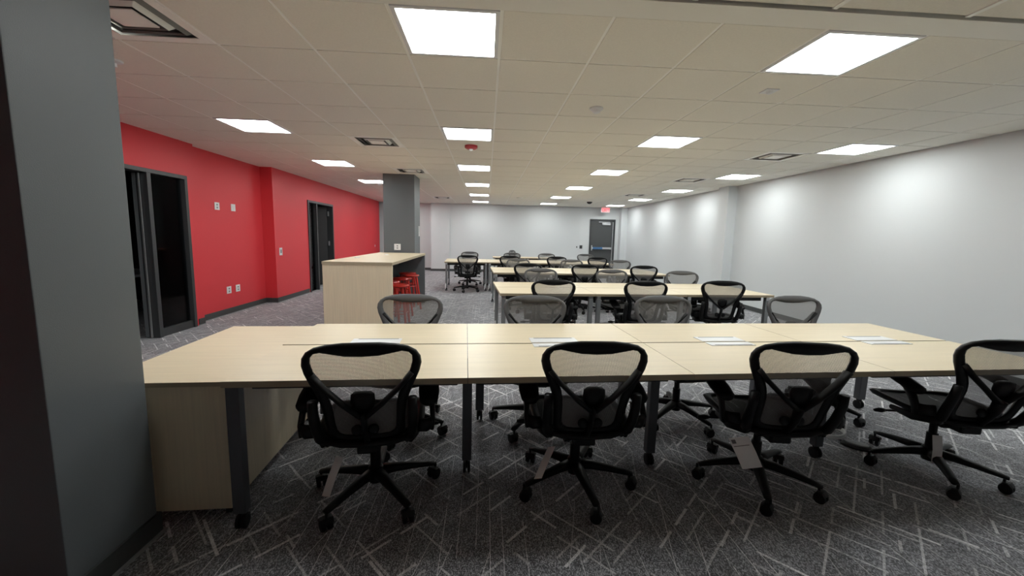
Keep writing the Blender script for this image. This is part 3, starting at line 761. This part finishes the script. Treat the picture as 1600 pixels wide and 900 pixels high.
for i, (x, y, hd, ph) in enumerate([(.83, 6.18, 182, 20), (1.94, 6.22, 178, 55), (3.03, 6.15, 186, 31)]):
    chair_top(x, y, hd, ph, 'grey-rimmed mesh chair at the far side of the second bench, %s from the left' % WORDS[i], GF)
for i, (x, y, hd, ph) in enumerate([(.747, 7.28, 3, 20), (1.80, 7.30, 0, 55), (2.88, 7.26, 5, 31)]):
    chair_top(x, y, hd, ph, 'black mesh chair at the near side of the third bench, %s from the left' % WORDS[i], GN)
for i, (x, y, hd, ph) in enumerate([(.685, 8.78, 180, 20), (1.86, 8.85, 176, 55), (3.0, 9.05, 182, 31)]):
    chair_top(x, y, hd, ph, 'grey-rimmed mesh chair at the far side of the third bench, %s from the left' % WORDS[i], GF)
for i, (x, y, hd, ph) in enumerate([(-.45, 9.95, -4, 40), (.575, 10.05, 5, 55), (1.76, 10.1, 2, 31), (2.82, 10.2, 4, 31)]):
    chair_top(x, y, hd, ph, 'black mesh chair at the near side of the fourth bench, %s from the left' % WORDS[i], GN)
for i, (x, y, hd, ph) in enumerate([(-.49, 12.1, 176, 20), (.75, 12.0, 180, 55), (1.77, 12.0, 182, 31), (2.95, 12.1, 178, 31)]):
    chair_top(x, y, hd, ph, 'grey-rimmed mesh chair at the far side of the fourth bench, %s from the left' % WORDS[i], GF)
chair(1.18, 14.0, 118, 10, 'farthest mesh chair, turned sideways behind the last table by the back wall', GF)

# ------------------------------------------------------------------ tags and small things
def strap(name, label, p0, p1, wv, mt, cat='tag', group=None, holes=True):
    a, b = Vector(p0), Vector(p1); d = (b - a); w_ = Vector(wv) / 2; L = d.length; dn = d.normalized(); nr = dn.cross(w_.normalized()) * .0008
    o = empty(name, tuple(a)); tag(o, label, cat, group)
    q = MB(); vs = []
    for f_ in (0, .5, 1):
        p = d * f_ + nr * 3 * math.sin(f_ * PI) * 3
        vs += [p - w_ + nr, p + w_ + nr, p + w_ - nr, p - w_ - nr]
    fs = []
    for j in (0, 1):
        for i in range(4): fs.append((j * 4 + i, j * 4 + (i + 1) % 4, (j + 1) * 4 + (i + 1) % 4, (j + 1) * 4 + i))
    fs += [(3, 2, 1, 0), (8, 9, 10, 11)]
    q.add(vs, fs).build('tag_card', mt, o)
    return o, a, d, w_, nr
strap('hanging_strap', 'pale perforated strap hanging under the leftmost near chair', (-.735, 2.02, .262), (-.785, 1.95, .09), (.042, -.010, 0), M['paper'])
strap('hanging_strap', 'pale perforated strap hanging under the second near chair', (.375, 2.10, .262), (.292, 2.02, .125), (.040, -.010, .01), M['paper'])
strap('hanging_strap', 'short pale strap hanging on the stem of the rightmost near chair', (2.728, 2.165, .275), (2.742, 2.16, .095), (.050, -.012, 0), M['paper'])
o, a, d, w_, nr = strap('paper_label', 'white printed paper label tilted below the third near chair', (1.335, 1.95, .386), (1.415, 1.93, .224), (.100, -.012, .018), M['paper'], 'label')
def on_tag(u0, u1, v0, v1):
    k = nr.normalized()
    if k.y > 0: k = -k
    q = MB(); vs = [d * v + w_ * u + k * .0045 for u, v in ((u0, v0), (u1, v0), (u1, v1), (u0, v1))] + [d * v + w_ * u - k * .001 for u, v in ((u0, v0), (u1, v0), (u1, v1), (u0, v1))]
    q.add(vs, [(0, 1, 2, 3), (4, 5, 6, 7), (0, 1, 5, 4), (2, 3, 7, 6)]); return q
on_tag(-.85, -.45, .05, .17).build('logo_block', M['ink'], o)
q = MB()
for v, u1 in ((.25, .7), (.33, -.2), (.42, .5), (.49, .3), (.56, .1), (.66, .75), (.68, .75)):
    t_ = on_tag(-.85, u1, v, v + .022); q.add(t_.v, t_.f)
q.build('print_lines', M['ink'], o)
cr = empty('cable_coil', (2.515, 2.67, .03)); tag(cr, 'loose ring of pale grey cable on the carpet behind the third near chair', 'cable')
b = MB(); N = 28
for k_ in range(2):
    pts = [(.088 * math.cos(2 * PI * i / N), .085 * math.sin(2 * PI * i / N), .012 + .016 * k_ + .012 * math.cos(2 * PI * i / N)) for i in range(N + 1)]
    b.sweep(pts, (.007, .007), flat=(0, 0, 1))
b.build('cable_ring', M['cable'], cr, smooth=True)
pk = empty('floor_power_box', (2.60, 2.535, 0), -.75); tag(pk, 'oval grey power box lying on the carpet next to the cable ring', 'power box')
b = MB(); vs = []
q = MB().lathe([(.05, 0), (.052, .012), (.044, .024), (.03, .028)], 24); q.v = [(x * 1.75, y, z) for x, y, z in q.v]; q.build('box_body', M['beam'], pk, smooth=False)
q = MB().lathe([(.04, .024), (.038, .031), (.02, .033)], 24); q.v = [(x * 1.7, y, z) for x, y, z in q.v]; q.build('box_lid', M['grey_plastic'], pk)
b = MB().sweep([(-.085, 0, .02), (-.11, .01, .025), (-.13, .0, .03)], (.006, .006)).build('cable_stub', M['alu_leg'], pk)
